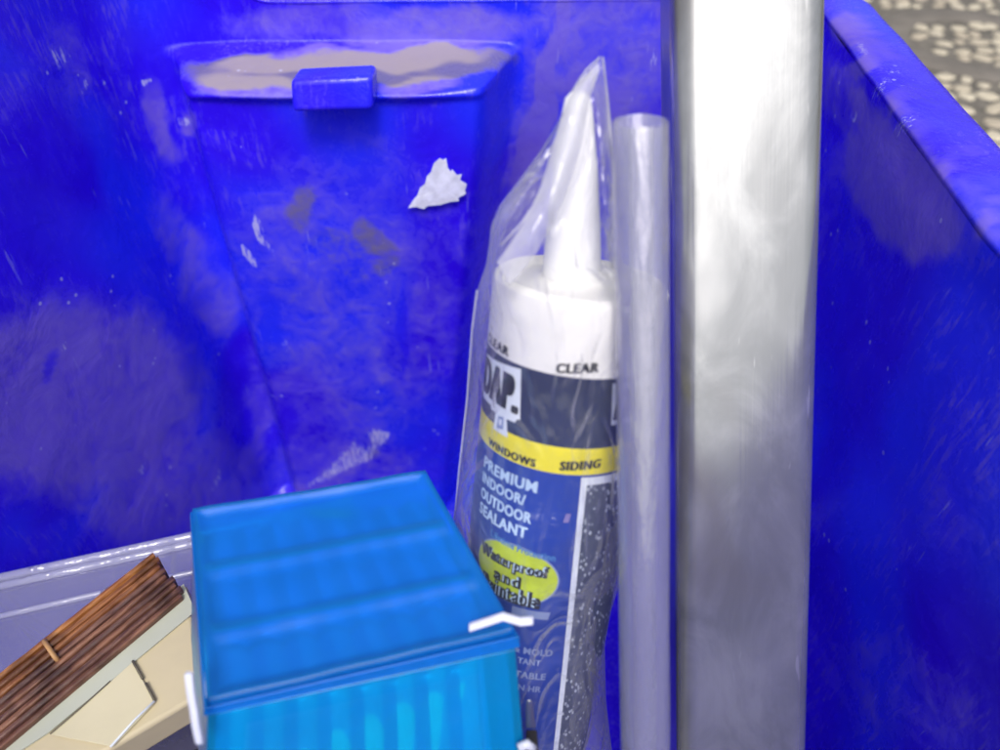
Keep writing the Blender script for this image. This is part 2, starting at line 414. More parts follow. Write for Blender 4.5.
# the dust and stains, plus painted ridge light and recess shade: x, y, rx, ry, turn (photo pixels, cast onto the wall), strength
DUST_AND_LIGHT = [(340, 300, 140, 170, 0, .42), (75, 400, 150, 112, 5, .85), (40, 330, 90, 60, 0, .3), (160, 480, 120, 70, -5, .65), (200, 270, 30, 90, -28, .6), (160, 120, 14, 55, -18, .7), (193, 122, 9, 14, 0, .7),
 (320, 400, 110, 110, 0, .45), (345, 170, 90, 70, 0, .28), (330, 480, 110, 40, -10, .5), (440, 28, 120, 26, -3, .8), (538, 120, 15, 170, 13, 1.1), (492, 330, 12, 150, 13, .8), (610, 50, 70, 140, 0, .75), (540, 300, 40, 160, 0, .5), (330, 22, 120, 22, -2, .55), (350, 60, 165, 13, -3, 1.0), (250, 85, 70, 14, 5, .9), (420, 82, 50, 14, -5, .8),  # tall slanted strips paint the lit panel ridge; wide right-hand blobs shade the recess
 (600, 60, 80, 160, 0, .55), (545, 60, 22, 260, 12, .6), (500, 240, 16, 200, 12, .5), (70, 60, 20, 50, -20, .35), (60, 90, 12, 50, -25, .3),  # first blob is painted recess shade, next two strips painted ridge light
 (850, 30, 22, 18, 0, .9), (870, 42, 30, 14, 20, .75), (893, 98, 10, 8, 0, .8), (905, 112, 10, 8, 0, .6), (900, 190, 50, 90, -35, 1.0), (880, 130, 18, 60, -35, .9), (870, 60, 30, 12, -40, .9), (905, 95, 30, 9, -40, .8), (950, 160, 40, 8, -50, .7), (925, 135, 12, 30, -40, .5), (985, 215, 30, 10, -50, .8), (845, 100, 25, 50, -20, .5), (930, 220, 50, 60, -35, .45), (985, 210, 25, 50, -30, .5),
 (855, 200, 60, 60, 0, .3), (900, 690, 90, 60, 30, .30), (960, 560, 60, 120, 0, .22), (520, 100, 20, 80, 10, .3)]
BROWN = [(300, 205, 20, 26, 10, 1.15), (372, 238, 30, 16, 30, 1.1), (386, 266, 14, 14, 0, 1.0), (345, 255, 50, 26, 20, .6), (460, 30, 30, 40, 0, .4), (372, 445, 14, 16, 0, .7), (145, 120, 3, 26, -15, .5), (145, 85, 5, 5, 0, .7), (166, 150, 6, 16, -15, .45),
 (640, 130, 40, 80, 0, .35), (620, 200, 30, 40, 0, .3), (290, 300, 16, 26, 20, .35), (880, 60, 10, 6, 0, .6), (330, 85, 160, 16, -2, .5), (400, 64, 125, 17, -3, 1.7), (270, 72, 100, 18, 0, 1.7), (290, 1, 50, 3, 0, .6), (425, 300, 14, 30, 0, .3)]  # first two blobs darken the recess with painted shade
CLEAN = [(935, 115, 24, 110, -38, .8), (462, 400, 12, 70, 8, .8), (245, 109, 60, 7, 3, .9), (440, 95, 72, 7, -6, .9), (235, 370, 14, 70, 8, 1), (245, 425, 12, 24, 0, 1), (270, 320, 12, 40, -12, .9), (70, 200, 90, 110, -15, .85), (150, 40, 22, 60, 0, .9), (30, 265, 60, 26, 10, .8), (210, 230, 14, 70, -15, .6), (330, 130, 90, 22, 0, .7), (404, 330, 6, 50, 3, .9), (280, 430, 12, 30, 25, .9),
 (860, 420, 80, 140, 0, .85), (900, 560, 80, 60, 0, .5), (440, 460, 30, 60, 0, .8), (940, 130, 10, 50, -38, .5), (50, 372, 5, 20, 20, .7), (480, 120, 14, 80, 8, .6)]
SCRAPE = [(262, 232, 5, 22, -22, 1), (252, 258, 5, 16, -30, .9), (272, 250, 3, 16, -20, .7), (350, 458, 34, 7, -28, .8), (376, 438, 12, 9, -35, .9), (330, 474, 26, 6, -20, .8), (62, 58, 5, 16, 10, .8), (80, 80, 4, 12, 12, .6), (205, 120, 4, 12, 0, .5), (280, 352, 4, 12, 8, .5), (60, 352, 4, 10, 20, .6), (190, 118, 5, 5, 0, .9), (145, 86, 5, 5, 0, 1), (208, 215, 4, 16, 5, .4), (140, 470, 5, 12, 25, .7), (215, 480, 4, 14, 6, .6), (855, 115, 6, 5, 0, .7), (905, 128, 9, 12, 30, .6), (455, 250, 4, 40, 12, .35), (600, 130, 5, 4, 0, .9), (650, 60, 5, 22, 25, .5), (635, 90, 4, 18, 25, .4), (890, 80, 26, 4, -55, .6), (862, 50, 4, 14, -20, .6)]
def blob(L_, x, y):
    best = 0
    for (bx, by, rx, ry, tr, s) in L_:
        dx, dy = x-bx, y-by
        if abs(dx) > 2.2*max(rx, ry) or abs(dy) > 2.2*max(rx, ry): continue
        c_, s_ = math.cos(math.radians(-tr)), math.sin(math.radians(-tr))
        u, v = (dx*c_-dy*s_)/rx, (dx*s_+dy*c_)/ry
        r = math.sqrt(u*u+v*v); best = max(best, s*(1-sm(.62, 1.22, r)))
    return best
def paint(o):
    ca = o.data.color_attributes.new('dirt_and_light', 'FLOAT_COLOR', 'POINT')
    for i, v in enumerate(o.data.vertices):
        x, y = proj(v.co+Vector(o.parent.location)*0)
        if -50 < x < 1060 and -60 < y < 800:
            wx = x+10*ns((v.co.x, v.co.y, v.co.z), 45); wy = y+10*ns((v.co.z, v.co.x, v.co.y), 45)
            ca.data[i].color = (blob(DUST_AND_LIGHT, wx, wy), blob(BROWN, wx, wy), blob(CLEAN, wx, wy), blob(SCRAPE, wx, wy))
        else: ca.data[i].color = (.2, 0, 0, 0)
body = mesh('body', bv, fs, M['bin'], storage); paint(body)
# rim: a rolled flange swept round the mouth
prof = [(0, 0), (-.0012, .0018), (-.004, .003), (-.010, .0034), (-.024, .0034), (-.0275, .0024), (-.029, 0), (-.0292, -.006), (-.0298, -.018), (-.0270, -.018), (-.026, -.002), (-.004, -.0005)]
rv, rf = [], []
for i in range(NP):
    p, n = pts[i], nrm[i]; rz = rimz(p)
    for (o_, h) in prof:
        q = p+n*(o_+.0008*ns((p.x, p.y, h), 25)); rv.append(Vector((q.x, q.y, rz+h)))
K = len(prof)
for i in range(NP):
    j = (i+1) % NP
    for k in range(K): rf.append((i*K+k, i*K+(k+1) % K, j*K+(k+1) % K, j*K+k))
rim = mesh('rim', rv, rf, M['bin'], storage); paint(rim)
# outer skin of the bin
ov, of = [], []
for i in range(NP):
    p, n = pts[i], nrm[i]
    for h, o_ in ((ZF-.008, -.016), (rimz(p)-.004, -.0255)):
        q = p+n*o_; ov.append((q.x, q.y, h))
for i in range(NP):
    j = (i+1) % NP; of.append((i*2, i*2+1, j*2+1, j*2))
of.append(tuple(i*2 for i in range(NP)))
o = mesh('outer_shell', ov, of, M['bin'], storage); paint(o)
# tab in the middle of the ledge
ft, fb, dd = .388, .392, .016
tl_, tr_ = P(290, 80, .374), P(372, 76, .374); bl, br_ = P(292, 113, .382), P(373, 111, .382)
bk = Vector((0, .02, .0))
tab = hexa('latch_tab', (bl, br_, br_+bk, bl+bk), (tl_, tr_, tr_+bk+Vector((0, 0, -.001)), tl_+bk+Vector((0, 0, -.001))), M['bin'], storage, .0028, 4)
tab.data.color_attributes.new('dirt_and_light', 'FLOAT_COLOR', 'POINT')
for q_ in tab.data.color_attributes['dirt_and_light'].data: q_.color = (.15, 0, .6, 0)
# paint splash on the panel, a thin flake
def wall_y(px, py):
    r = ray(px, py); best = None
    # march until the bin's panel is reached
    t = .30
    while t < .6:
        q = CAM+r*t; d = disp(Vector((q.x, .44, 0)), Vector((0, -1, 0)), q.z)
        if q.y > .44-d: return t
        t += .0003
    return .4
out_px = [(408, 208), (414, 199), (417, 196), (420, 188), (425, 184), (427, 176), (431, 172), (434, 163), (440, 158), (443, 160), (446, 158), (448, 168), (451, 172), (452, 169), (457, 175), (462, 174), (460, 180), (467, 184), (465, 190), (466, 194), (458, 198), (459, 201), (450, 202), (440, 205), (428, 206), (424, 209), (416, 207)]
bm = bmesh.new(); cvs = []
for lay in (-.0007, -.0001):
    cvs.append([bm.verts.new(P(x, y, wall_y(x, y)+lay)) for x, y in out_px])
n = len(out_px)
ctr = bm.verts.new(P(443, 188, wall_y(443, 188)-.0009))
for k in range(n):
    bm.faces.new((cvs[0][k], cvs[0][(k+1) % n], ctr)); bm.faces.new((cvs[0][(k+1) % n], cvs[0][k], cvs[1][k], cvs[1][(k+1) % n]))
bmesh.ops.recalc_face_normals(bm, faces=bm.faces)
part(frombm('paint_splash', bm, M['splat'], storage), 'jagged white paint splash on the blue wall')

# ------------------------------------------------------------------ sealant cartridge
R = .025
c0 = P(572, 345, .2206)
c1 = P(528, 660, .267)
A = (c0-c1).normalized()
E1 = (RX-A*RX.dot(A)).normalized(); E2 = E1.cross(A).normalized()
if E2.dot(FW) > 0: E2 = -E2
def cyl(adeg, hmm, off=0):
    a_ = math.radians(adeg); return c0+A*(hmm*.001)+(E1*math.sin(a_)+E2*math.cos(a_))*(R+off*.001)
HB = -168
cart = thing('sealant_cartridge', 'sealant tube with white nozzle and blue and yellow printed label inside the clear bag', 'sealant tube', c0+A*(HB*.001))
# body: stacked rings, one material slot per printed band
hs_ = [(HB, R), (-130, R), (-80, R), (-50, R), (-29.3, R), (-21, R), (-.2, R), (0, R), (12, R), (19.0, R), (19.8, R-.0003), (20.3, R-.001)]
vs, fs, mi = [], [], []
n = 96
for h, r in hs_:
    for k in range(n):
        t = 2*math.pi*k/n; vs.append(c0+A*(h*.001)+(E1*math.sin(t)+E2*math.cos(t))*r)
for i in range(len(hs_)-1):
    for k in range(n):
        fs.append((i*n+k, i*n+(k+1) % n, (i+1)*n+(k+1) % n, (i+1)*n+k)); hm = (hs_[i][0]+hs_[i+1][0])/2
        mi.append(0 if hm > 0 else 1 if hm > -21 else 2 if hm > -29.3 else 3)
fs.append(tuple(range(n))); mi.append(3)
tb = mesh('tube_body', vs, fs, [M['white'], M['navy'], M['yellow'], M['labelblue']], cart)
for p, k in zip(tb.data.polygons, mi): p.material_index = k
# end cap with a raised lip, dished inside, collar for the nozzle
vs, fs = [], []
pr = [(20.3, .0240), (21.0, .0232), (20.9, .0222), (19.2, .0214), (19.0, .0195), (19.6, .014), (20.6, .0105), (23.0, .0088), (23.6, .0080)]
for h, r in pr:
    for k in range(n):
        t = 2*math.pi*k/n; vs.append(c0+A*(h*.001)+(E1*math.sin(t)+E2*math.cos(t))*r)
for i in range(len(pr)-1):
    for k in range(n): fs.append((i*n+k, i*n+(k+1) % n, (i+1)*n+(k+1) % n, (i+1)*n+k))
fs.append(tuple((len(pr)-1)*n+k for k in range(n)))
mesh('end_cap', vs, fs, M['white'], cart)
nb = c0+A*.0205-RX*.0028; ntip = P(578, 92, .190)
tube('nozzle', [nb+(ntip-nb)*t for t in (0, .05, .3, .6, .9, .97, 1.0)], [.0088, .0082, .0074, .0060, .0040, .0032, .0018], M['nozzle'], cart, 32)
def patch(name, cornersfn, na, nh, off, m):
    vs, fs = [], []
    for i in range(na+1):
        for j in range(nh+1):
            a_, h_ = cornersfn(i/na, j/nh); vs.append(cyl(a_, h_, off))
    for i in range(na):
        for j in range(nh): fs.append((i*(nh+1)+j, (i+1)*(nh+1)+j, (i+1)*(nh+1)+j+1, i*(nh+1)+j+1))
    return mesh(name, vs, fs, m, cart)
def quad(p00, p10, p11, p01):
    return lambda u, v: tuple((1-u)*(1-v)*a+u*(1-v)*b+u*v*c_+(1-u)*v*d for a, b, c_, d in zip(p00, p10, p11, p01))
def strip_a(h): return 10+(h+29.5)/(-64)*7.5 if h > -93 else 17.5+(h+93)/(-41)*4.5
patch('small_print_panel', lambda u, v: (strip_a(-30-v*138)+2+u*62, -30-v*138), 24, 30, .08, M['smallprint'])
patch('label_stripe', lambda u, v: (strip_a(-30-v*138)+u*4.2, -30-v*138), 3, 30, .14, M['paper'])
patch('label_stripe', lambda u, v: (strip_a(-30)+4+u*24, -30-v*2.6), 10, 2, .16, M['paper'])
def lettering(name, txt, a0, a1, h0, h1, off, m, bold=.02, shear=0, slope=0.0):
    cu = bpy.data.curves.new('txt', 'FONT'); cu.body = txt; cu.size = 1; cu.offset = min(bold, .02); cu.shear = shear; cu.resolution_u = 3; cu.space_character = 1.0+bold*2.6
    to = bpy.data.objects.new('txt', cu); C.objects.link(to)
    bpy.context.view_layer.update()
    me = bpy.data.meshes.new_from_object(to.evaluated_get(bpy.context.evaluated_depsgraph_get()))
    bpy.data.objects.remove(to); bpy.data.curves.remove(cu)
    bm = bmesh.new(); bm.from_mesh(me); bpy.data.meshes.remove(me)
    xs = [v.co.x for v in bm.verts]; ys = [v.co.y for v in bm.verts]; x0, x1, y0, y1 = min(xs), max(xs), min(ys), max(ys)
    wmm = math.radians(a1-a0)*25
    for v in bm.verts: v.co.x = (v.co.x-x0)/(x1-x0)*wmm; v.co.y = h0+(v.co.y-y0)/(y1-y0)*(h1-h0); v.co.z = 0
    x = .9
    while x < wmm:
        bmesh.ops.bisect_plane(bm, geom=bm.verts[:]+bm.edges[:]+bm.faces[:], plane_co=(x, 0, 0), plane_no=(1, 0, 0)); x += .9
    k_ = 0 if bold < .015 else (h1-h0)*bold*1.1
    if k_:
        src = bm.verts[:]+bm.edges[:]+bm.faces[:]
        for j_, sx in enumerate((-k_, -k_*.5, k_*.5, k_)):
            g_ = bmesh.ops.duplicate(bm, geom=src)['geom']
            for v in g_:
                if isinstance(v, bmesh.types.BMVert): v.co.x += sx; v.co.z = .012*(j_+1)
    for v in bm.verts:
        ang = a0+math.degrees(v.co.x/25); v.co = cyl(ang, v.co.y+slope*v.co.x/wmm, off+v.co.z)
    return frombm(name, bm, m, cart)
lettering('lettering', 'CLEAR', -80, -49.5, .9, 3.6, .15, M['black'], .06)
lettering('lettering', 'CLEAR', -15, 10, .6, 3.4, .15, M['black'], .06, slope=1.5)
patch('logo_plate', quad((-79, -16.6), (-34.5, -15.8), (-38, -1.0), (-80, -3.2)), 24, 6, .12, M['paper'])
patch('logo_plate', quad((-62, -17.4), (-38, -17.2), (-36, -15), (-64, -15)), 14, 2, .11, M['paper'])
lettering('logo_lettering', 'DAP.', -78, -38, -14.6, -3.6, .2, M['black'], .06)
patch('badge_or_glint', quad((-57, -22.6), (-42.5, -22.6), (-45.5, -16.2), (-56, -16.2)), 8, 4, .16, M['paper'])
patch('badge_emblem', quad((-53.5, -21.5), (-47.0, -21.0), (-47.6, -17.2), (-52.6, -17.6)), 4, 4, .2, M['greyblue'])
patch('badge_emblem', quad((-51.5, -20.2), (-49, -20.0), (-49.2, -18.2), (-51.5, -18.4)), 3, 3, .24, M['paper'])
patch('logo_plate', quad((25, -14), (66, -15), (66, -1), (21, -1.4)), 24, 6, .12, M['paper'])
lettering('logo_lettering', 'DAP.', 27, 62, -12.6, -3.4, .2, M['black'], .06)
lettering('lettering', 'WINDOWS', -61, -20.5, -28.6, -26.1, .15, M['black'], .06)
lettering('lettering', 'SIDING', -4.5, 21.5, -28.1, -25.2, .15, M['black'], .06, slope=1.0)
lettering('lettering', 'PREMIUM', -64, -17.4, -36.7, -33.0, .15, M['lightblue'], .03)
lettering('lettering', 'INDOOR/', -64, -24, -41.8, -38.3, .15, M['lightblue'], .03)
lettering('lettering', 'OUTDOOR', -64, -18.4, -47.2, -43.5, .15, M['lightblue'], .03)
lettering('lettering', 'SEALANT', -64, -20.2, -52.6, -48.7, .15, M['lightblue'], .03)
patch('badge_or_glint', quad((2.5, -45.0), (6, -45.0), (7, -42.0), (3.5, -42.0)), 3, 3, .12, M['pink'])  # small pinkish patch is a highlight painted on the label
lettering('lettering', 'Lifetime Protection', -48, 1, -57.2, -54.6, .12, M['faint'], .02, slope=-1.5)
def oval(name, ca_, ch, ra, rh, off, m):
    vs, fs = [cyl(ca_, ch, off)], []
    nn = 48; rings = 6
    for r_ in range(1, rings+1):
        for k in range(nn):
            t = 2*math.pi*k/nn; vs.append(cyl(ca_+ra*math.cos(t)*r_/rings, ch+rh*math.sin(t)*r_/rings, off))
    for k in range(nn): fs.append((0, 1+k, 1+(k+1) % nn))
    for r_ in range(rings-1):
        for k in range(nn): a_, b_ = 1+r_*nn, 1+(r_+1)*nn; fs.append((a_+k, b_+k, b_+(k+1) % nn, a_+(k+1) % nn))
    return mesh(name, vs, fs, m, cart)
oval('label_oval', -27, -66.3, 33, 10.6, .10, M['greyblue']); oval('label_oval', -27, -66.3, 32, 10.0, .13, M['lime'])
for txt, a0, a1, h0, h1 in (('Waterproof', -55, -4, -65.8, -60.9), ('and', -40, -22, -70.4, -66.7), ('Paintable', -50, -7, -76.2, -70.9)):
    lettering('lettering', txt, a0-.8, a1+1.4, h0-.5, h1+.2, .16, M['black'], .075)
    lettering('lettering', txt, a0, a1, h0, h1, .20, M['lightblue'], .0)
patch('label_tab', quad((-24, -80.6), (2, -80.2), (3, -77.4), (-24, -77.6)), 8, 2, .15, M['greyblue'])
for txt, a0, a1, h0, h1 in (('& MOLD', -19, 9, -94.5, -91.9), ('TANT', -15, 1.5, -98.6, -96.2), ('TABLE', -16, 6.5, -104.2, -101.6), ('IN HR', -14, 4.5, -109.4, -107.0)):
    lettering('lettering', txt, a0, a1, h0, h1, .15, M['greyblue'], .02)

# ------------------------------------------------------------------ clear bag round the cartridge
def loft(name, rows, nseg, m, parent=None, wr=.0012, cap=True, square=1.0):
    """rows: py, left px, right px, centre depth, half depth"""
    vs, fs = [], []
    # resample
    def at(py):
        for (r0, r1) in zip(rows, rows[1:]):
            if r0[0] <= py <= r1[0]:
                t = (py-r0[0])/(r1[0]-r0[0]); return [a+(b-a)*t for a, b in zip(r0, r1)]
        return list(rows[-1])
    py = rows[0][0]; out_ = []
    while py < rows[-1][0]: out_.append(at(py)); py += 5
    for q in out_:
        py, l, r, t, dh = q; mid = (l+r)/2; hw = (r-l)/2
        for k in range(nseg):
            a_ = 2*math.pi*k/nseg; cs, sn = math.cos(a_), math.sin(a_)
            p = P(mid+hw*cs, py, t+dh*sn)
            s_ = min(1, dh/.012)
            w_ = wr*s_*(ns((k*.22, py*.012, 1), 1.0)*1.6+ns((math.cos(a_)*3, math.sin(a_)*3, py*.035), 1.0))*abs(sn)
            vs.append(p+FW*w_)
    R_ = len(out_)
    for i in range(R_-1):
        for k in range(nseg): fs.append((i*nseg+k, i*nseg+(k+1) % nseg, (i+1)*nseg+(k+1) % nseg, (i+1)*nseg+k))
    return mesh(name, vs, fs, m, parent)
def axis_t(py):   # depth of the cartridge axis at a row
    k = (375-py)/F; y0 = (c0-CAM).dot(UP); z0 = (c0-CAM).dot(FW); ay, az = A.dot(UP), A.dot(FW)
    s = (k*z0-y0)/(ay-k*az); return z0+az*s
bag = thing('plastic_bag', 'thin clear crinkled plastic bag standing open-topped around the sealant tube', 'plastic bag', P(528, 760, .28))
rows = [(57, 600, 603, .190, .0006), (64, 592, 604.5, .190, .001), (76, 580, 606, .190, .0022), (95, 569, 608.5, .191, .004), (120, 559, 611, .193, .006), (150, 541, 614, .196, .009),
 (180, 519, 616, .199, .012), (205, 500, 617, .202, .015), (225, 491, 618, .205, .018), (245, 489, 620, .207, .022), (265, 486, 624, .209, .025), (285, 479, 634, .212, .0268),
 (300, 475, 645, .214, .0272), (340, 471, 655, .2195, .0275), (400, 466, 657, axis_t(400), .0275), (470, 459, 650, axis_t(470), .0275), (520, 454, 640, axis_t(520), .0275), (560, 452, 628, axis_t(560), .0275),
 (610, 450, 610, axis_t(610), .0275), (645, 448, 601.5, axis_t(645), .0275), (700, 446, 606, axis_t(700), .0275), (760, 444, 613, axis_t(760), .0275), (820, 440, 610, axis_t(820), .0275), (900, 440, 600, axis_t(900), .0275)]
def tube_edges(py):
    t = axis_t(py); q = CAM+ray(500, py)*t; k = (375-py)/F
    y0 = (c0-CAM).dot(UP); z0 = (c0-CAM).dot(FW); s_ = (k*z0-y0)/(A.dot(UP)-k*A.dot(FW)); c_ = c0+A*s_
    cx = 500+F*(c_-CAM).dot(RX)/t; rp = F*R/t*1.01; return cx-rp, cx+rp
rows = [(py, l if py < 285 else min(l, tube_edges(py)[0]-4), rr if py < 285 else min(664, max(rr, tube_edges(py)[1]+3)), t, dh if py < 285 else .0335+.009*sm(400, 700, py)) for py, l, rr, t, dh in rows]
loft('film', rows, 88, M['film'], bag, .0016)
# fold of slack film at the left of the nozzle and the heat seal edges
def ribbon(name, edgeA, edgeB, m, parent, n=24, bulge=.003):
    def sp(pts_, t):
        k = t*(len(pts_)-1); i = min(int(k), len(pts_)-2); u = k-i
        p0, p1, p2, p3 = pts_[max(i-1, 0)], pts_[i], pts_[i+1], pts_[min(i+2, len(pts_)-1)]
        return tuple(.5*((2*b)+(-a+c_)*u+(2*a-5*b+4*c_-d)*u*u+(-a+3*b-3*c_+d)*u**3) for a, b, c_, d in zip(p0, p1, p2, p3))
    vs, fs = [], []; W = 8
    for i in range(n+1):
        a_, b_ = sp(edgeA, i/n), sp(edgeB, i/n)
        for j in range(W+1):
            u = j/W; px, py, t = (x*(1-u)+y*u for x, y in zip(a_, b_)); t -= bulge*math.sin(math.pi*u)*math.sin(math.pi*i/n)
            vs.append(P(px, py, t))
    for i in range(n):
        for j in range(W): fs.append((i*(W+1)+j, (i+1)*(W+1)+j, (i+1)*(W+1)+j+1, i*(W+1)+j+1))
    return mesh(name, vs, fs, m, parent)
ribbon('film_fold', [(598, 62, .187), (572, 92, .186), (556, 135, .185), (541, 185, .184), (519, 230, .184), (497, 262, .186)], [(600, 70, .187), (590, 100, .186), (580, 150, .184), (561, 205, .183), (535, 255, .184), (510, 285, .187)], M['film_fold'], bag, 28, .004)
ribbon('film_fold', [(556, 140, .188), (524, 178, .188), (500, 210, .188), (490, 232, .189)], [(541, 186, .188), (527, 206, .187), (512, 226, .187), (500, 246, .189)], M['film'], bag, 20, .002)
ribbon('film_fold', [(604, 62, .189), (609, 110, .190), (613, 160, .192), (616, 215, .194), (618, 270, .197)], [(594, 90, .187), (598, 130, .186), (602, 180, .187), (606, 225, .189), (610, 270, .192)], M['film'], bag, 20, .002)
def seam(pts_, r=.0002, m=None):
    tube('seam', [P(*p) for p in pts_], r, m or M['film_fold'], bag, 6)
seam([(603, 57, .190), (607, 95, .190), (611, 140, .191), (615, 200, .194), (617, 270, .198)], .0002)
seam([(600, 57, .190), (586, 70, .189), (573, 92, .188), (561, 125, .188), (553, 165, .188), (540, 195, .187), (520, 225, .187), (500, 246, .188)], .0002)
seam([(477, 290, .200), (472, 330, .206), (467, 400, .215), (459, 470, .225), (454, 520, .236)], .0002)

# ------------------------------------------------------------------ clear film roll
roll = thing('plastic_roll', 'narrow upright roll of hazy clear plastic between sealant tube and metal bar', 'plastic roll', P(642, 800, .225))
def spiral(turns, r0, r1, n, pyA, tA, pyB, tB, cxA, cxB, name, m):
    a_, b_ = P(cxA, pyA, tA), P(cxB, pyB, tB); d = (b_-a_).normalized(); e1 = (RX-d*RX.dot(d)).normalized(); e2 = d.cross(e1)
    vs, fs = [], []; H = 40
    for i in range(n+1):
        t = turns*2*math.pi*i/n+math.pi+.25; r = r0+(r1-r0)*i/n
        for j in range(H+1):
            u = j/H; rr = r*(1+.02*ns((i*.05, u*6, 0)))
            vs.append(a_+(b_-a_)*u+(e1*math.cos(t)+e2*math.sin(t))*rr+d*((.0026*math.sin(t)+.0006*ns((i*.1, 0, 3)))*max(0, 1-j/4)))
    for i in range(n):
        for j in range(H): fs.append((i*(H+1)+j, (i+1)*(H+1)+j, (i+1)*(H+1)+j+1, i*(H+1)+j+1))
    return mesh(name, vs, fs, m, roll)
spiral(2.0, .0060, .0068, 120, 121, .1795, 830, .212, 640.5, 646, 'rolled_sheet', M['roll'])
o = tube('core', [P(641, 128, .1805), P(646, 830, .212)], .0030, film_material('milky_core', .22, .3, 1.5, (.6, .62, .74), .05, .3, 60), roll, 20, False)

# ------------------------------------------------------------------ metal bar
pa, pb_ = P(739.5, 0, .2395), P(734.5, 750, .2885)
d = (pa-pb_).normalized(); topp = pa+d*.07; bot = pb_-d*.235
e1 = (RX-d*RX.dot(d)).normalized(); e2 = e1.cross(d).normalized()
if e2.dot(FW) < 0: e2 = -e2
hw, hd, rc = .0238, .0135, .0072
pf = []
for (sx, sy, a0) in ((1, -1, -90), (1, 1, 0), (-1, 1, 90), (-1, -1, 180)):
    for k in range(9):
        t = math.radians(a0+k*90/8); pf.append((sx*(hw-rc)+math.cos(t)*rc, sy*(hd-rc)+math.sin(t)*rc))
# crown the front face slightly
vs, fs = [], []; H = 60; Kp = []
for i in range(len(pf)):
    a_, b_ = pf[i], pf[(i+1) % len(pf)]
    m_ = 10 if math.dist(a_, b_) > .01 else 1
    for j in range(m_): Kp.append((a_[0]+(b_[0]-a_[0])*j/m_, a_[1]+(b_[1]-a_[1])*j/m_))
n = len(Kp)
def crown(x, y): return y-.0011*(1-(x/hw)**2) if y < 0 else y
barT = thing('metal_bar', 'wide brushed aluminium bar with rounded edges leaning upright against the bin', 'metal bar', bot)
bl_ = (topp-bot).length
for j in range(H+1):
    u = bl_*j/H
    for (x, y) in Kp:
        yy = crown(x, y); vs.append((x+.0, yy+.00025*ns((x*60, u*14, 2)), u))
for s_ in (0, 1):   # inner wall, hollow section
    for (x, y) in Kp: vs.append((x*.88, y*.76, s_*bl_))
for j in range(H):
    for k in range(n): fs.append((j*n+k, j*n+(k+1) % n, (j+1)*n+(k+1) % n, (j+1)*n+k))
b0 = (H+1)*n
for k in range(n):
    k2 = (k+1) % n
    fs.append((k, b0+k, b0+k2, k2)); fs.append((H*n+k, H*n+k2, b0+n+k2, b0+n+k)); fs.append((b0+k, b0+n+k, b0+n+k2, b0+k2))
rot = Matrix((e1, e2, d)).transposed().to_4x4()
me = bpy.data.meshes.new('profile'); me.from_pydata(vs, [], fs); me.update()
bo = bpy.data.objects.new('profile', me); C.objects.link(bo); me.materials.append(M['metal'])
for p in me.polygons: p.use_smooth = True
barT.matrix_world = Matrix.Translation(bot) @ rot
bo.parent = barT

# ------------------------------------------------------------------ blue organiser box
ZT = .161
FL, FR, BR, BL = PZ(204, 706, ZT), PZ(519, 632, ZT), PZ(427, 470, ZT), PZ(190, 509, ZT)
dz = Vector((0, 0, -.080)); sk = Vector((.006, 0, 0))
def T(u, v, w_):     # u left-right, v front-back, w down
    top_ = FL*(1-u)*(1-v)+FR*u*(1-v)+BR*u*v+BL*(1-u)*v
    dn = (P(199, 850, .197)-FL)*(1-u)+(P(540, 850, .205)-FR)*u
    return top_+dn*w_
org = thing('organizer_box', 'translucent bright blue lidded compartment box with white latches', 'organizer box', T(.5, .5, 1))
def tb_(name, u0, u1, v0, v1, w0, w1, m, bv=0., seg=3):
    lo = [T(u0, v0, w1), T(u1, v0, w1), T(u1, v1, w1), T(u0, v1, w1)]; hi = [T(u0, v0, w0), T(u1, v0, w0), T(u1, v1, w0), T(u0, v1, w0)]
    return hexa(name, lo, hi, m, org, bv, seg)
# body: four walls and a floor in one hollow mesh
bm = bmesh.new()
def ring(i_, w_): return [bm.verts.new(T(a_, b_, w_)) for a_, b_ in ((i_, i_), (1-i_, i_), (1-i_, 1-i_), (i_, 1-i_))]
ra, rb, rc_, rd = ring(.012, .085), ring(.016, 1), ring(.030, .085), ring(.034, .97)
for k in range(4):
    k2 = (k+1) % 4
    bm.faces.new((rb[k], rb[k2], ra[k2], ra[k])); bm.faces.new((rc_[k], rc_[k2], rd[k2], rd[k])); bm.faces.new((ra[k], ra[k2], rc_[k2], rc_[k]))
bm.faces.new(rb[::-1]); bm.faces.new(rd)
bmesh.ops.recalc_face_normals(bm, faces=bm.faces)
bevel(frombm('body', bm, M['boxblue'], org), .0018, 3)
# lid: heightfield with steps and rolled border
NU, NV = 70, 60; vs, fs = [], []
def lidh(u, v):
    e_ = min(u, 1-u, v, 1-v)
    h = .0010*(1-sm(.018, .050, e_))            # rolled edge stands proud
    h -= .0005*sm(.04, .07, e_)
    h += .0009*(sm(.24, .30, v)-sm(.31, .37, v))*sm(.03, .06, e_)   # cross ribs
    h += .0009*(sm(.56, .62, v)-sm(.63, .69, v))*sm(.03, .06, e_)
    h += .0006*ns((u*5, v*5, 0))
    h -= .004*(1-sm(0, .012, e_))**2
    return h
for i in range(NU+1):
    for j in range(NV+1):
        u, v = i/NU, j/NV; u = .5+.5*math.copysign(abs(2*u-1)**.8, 2*u-1); v = .5+.5*math.copysign(abs(2*v-1)**.8, 2*v-1)
        vs.append(T(u, v, 0)+Vector((0, 0, lidh(u, v))))
for i in range(NU):
    for j in range(NV): fs.append((i*(NV+1)+j, (i+1)*(NV+1)+j, (i+1)*(NV+1)+j+1, i*(NV+1)+j+1))
lid = mesh('lid', vs, fs, M['boxlid'], org); solid(lid, .0012)
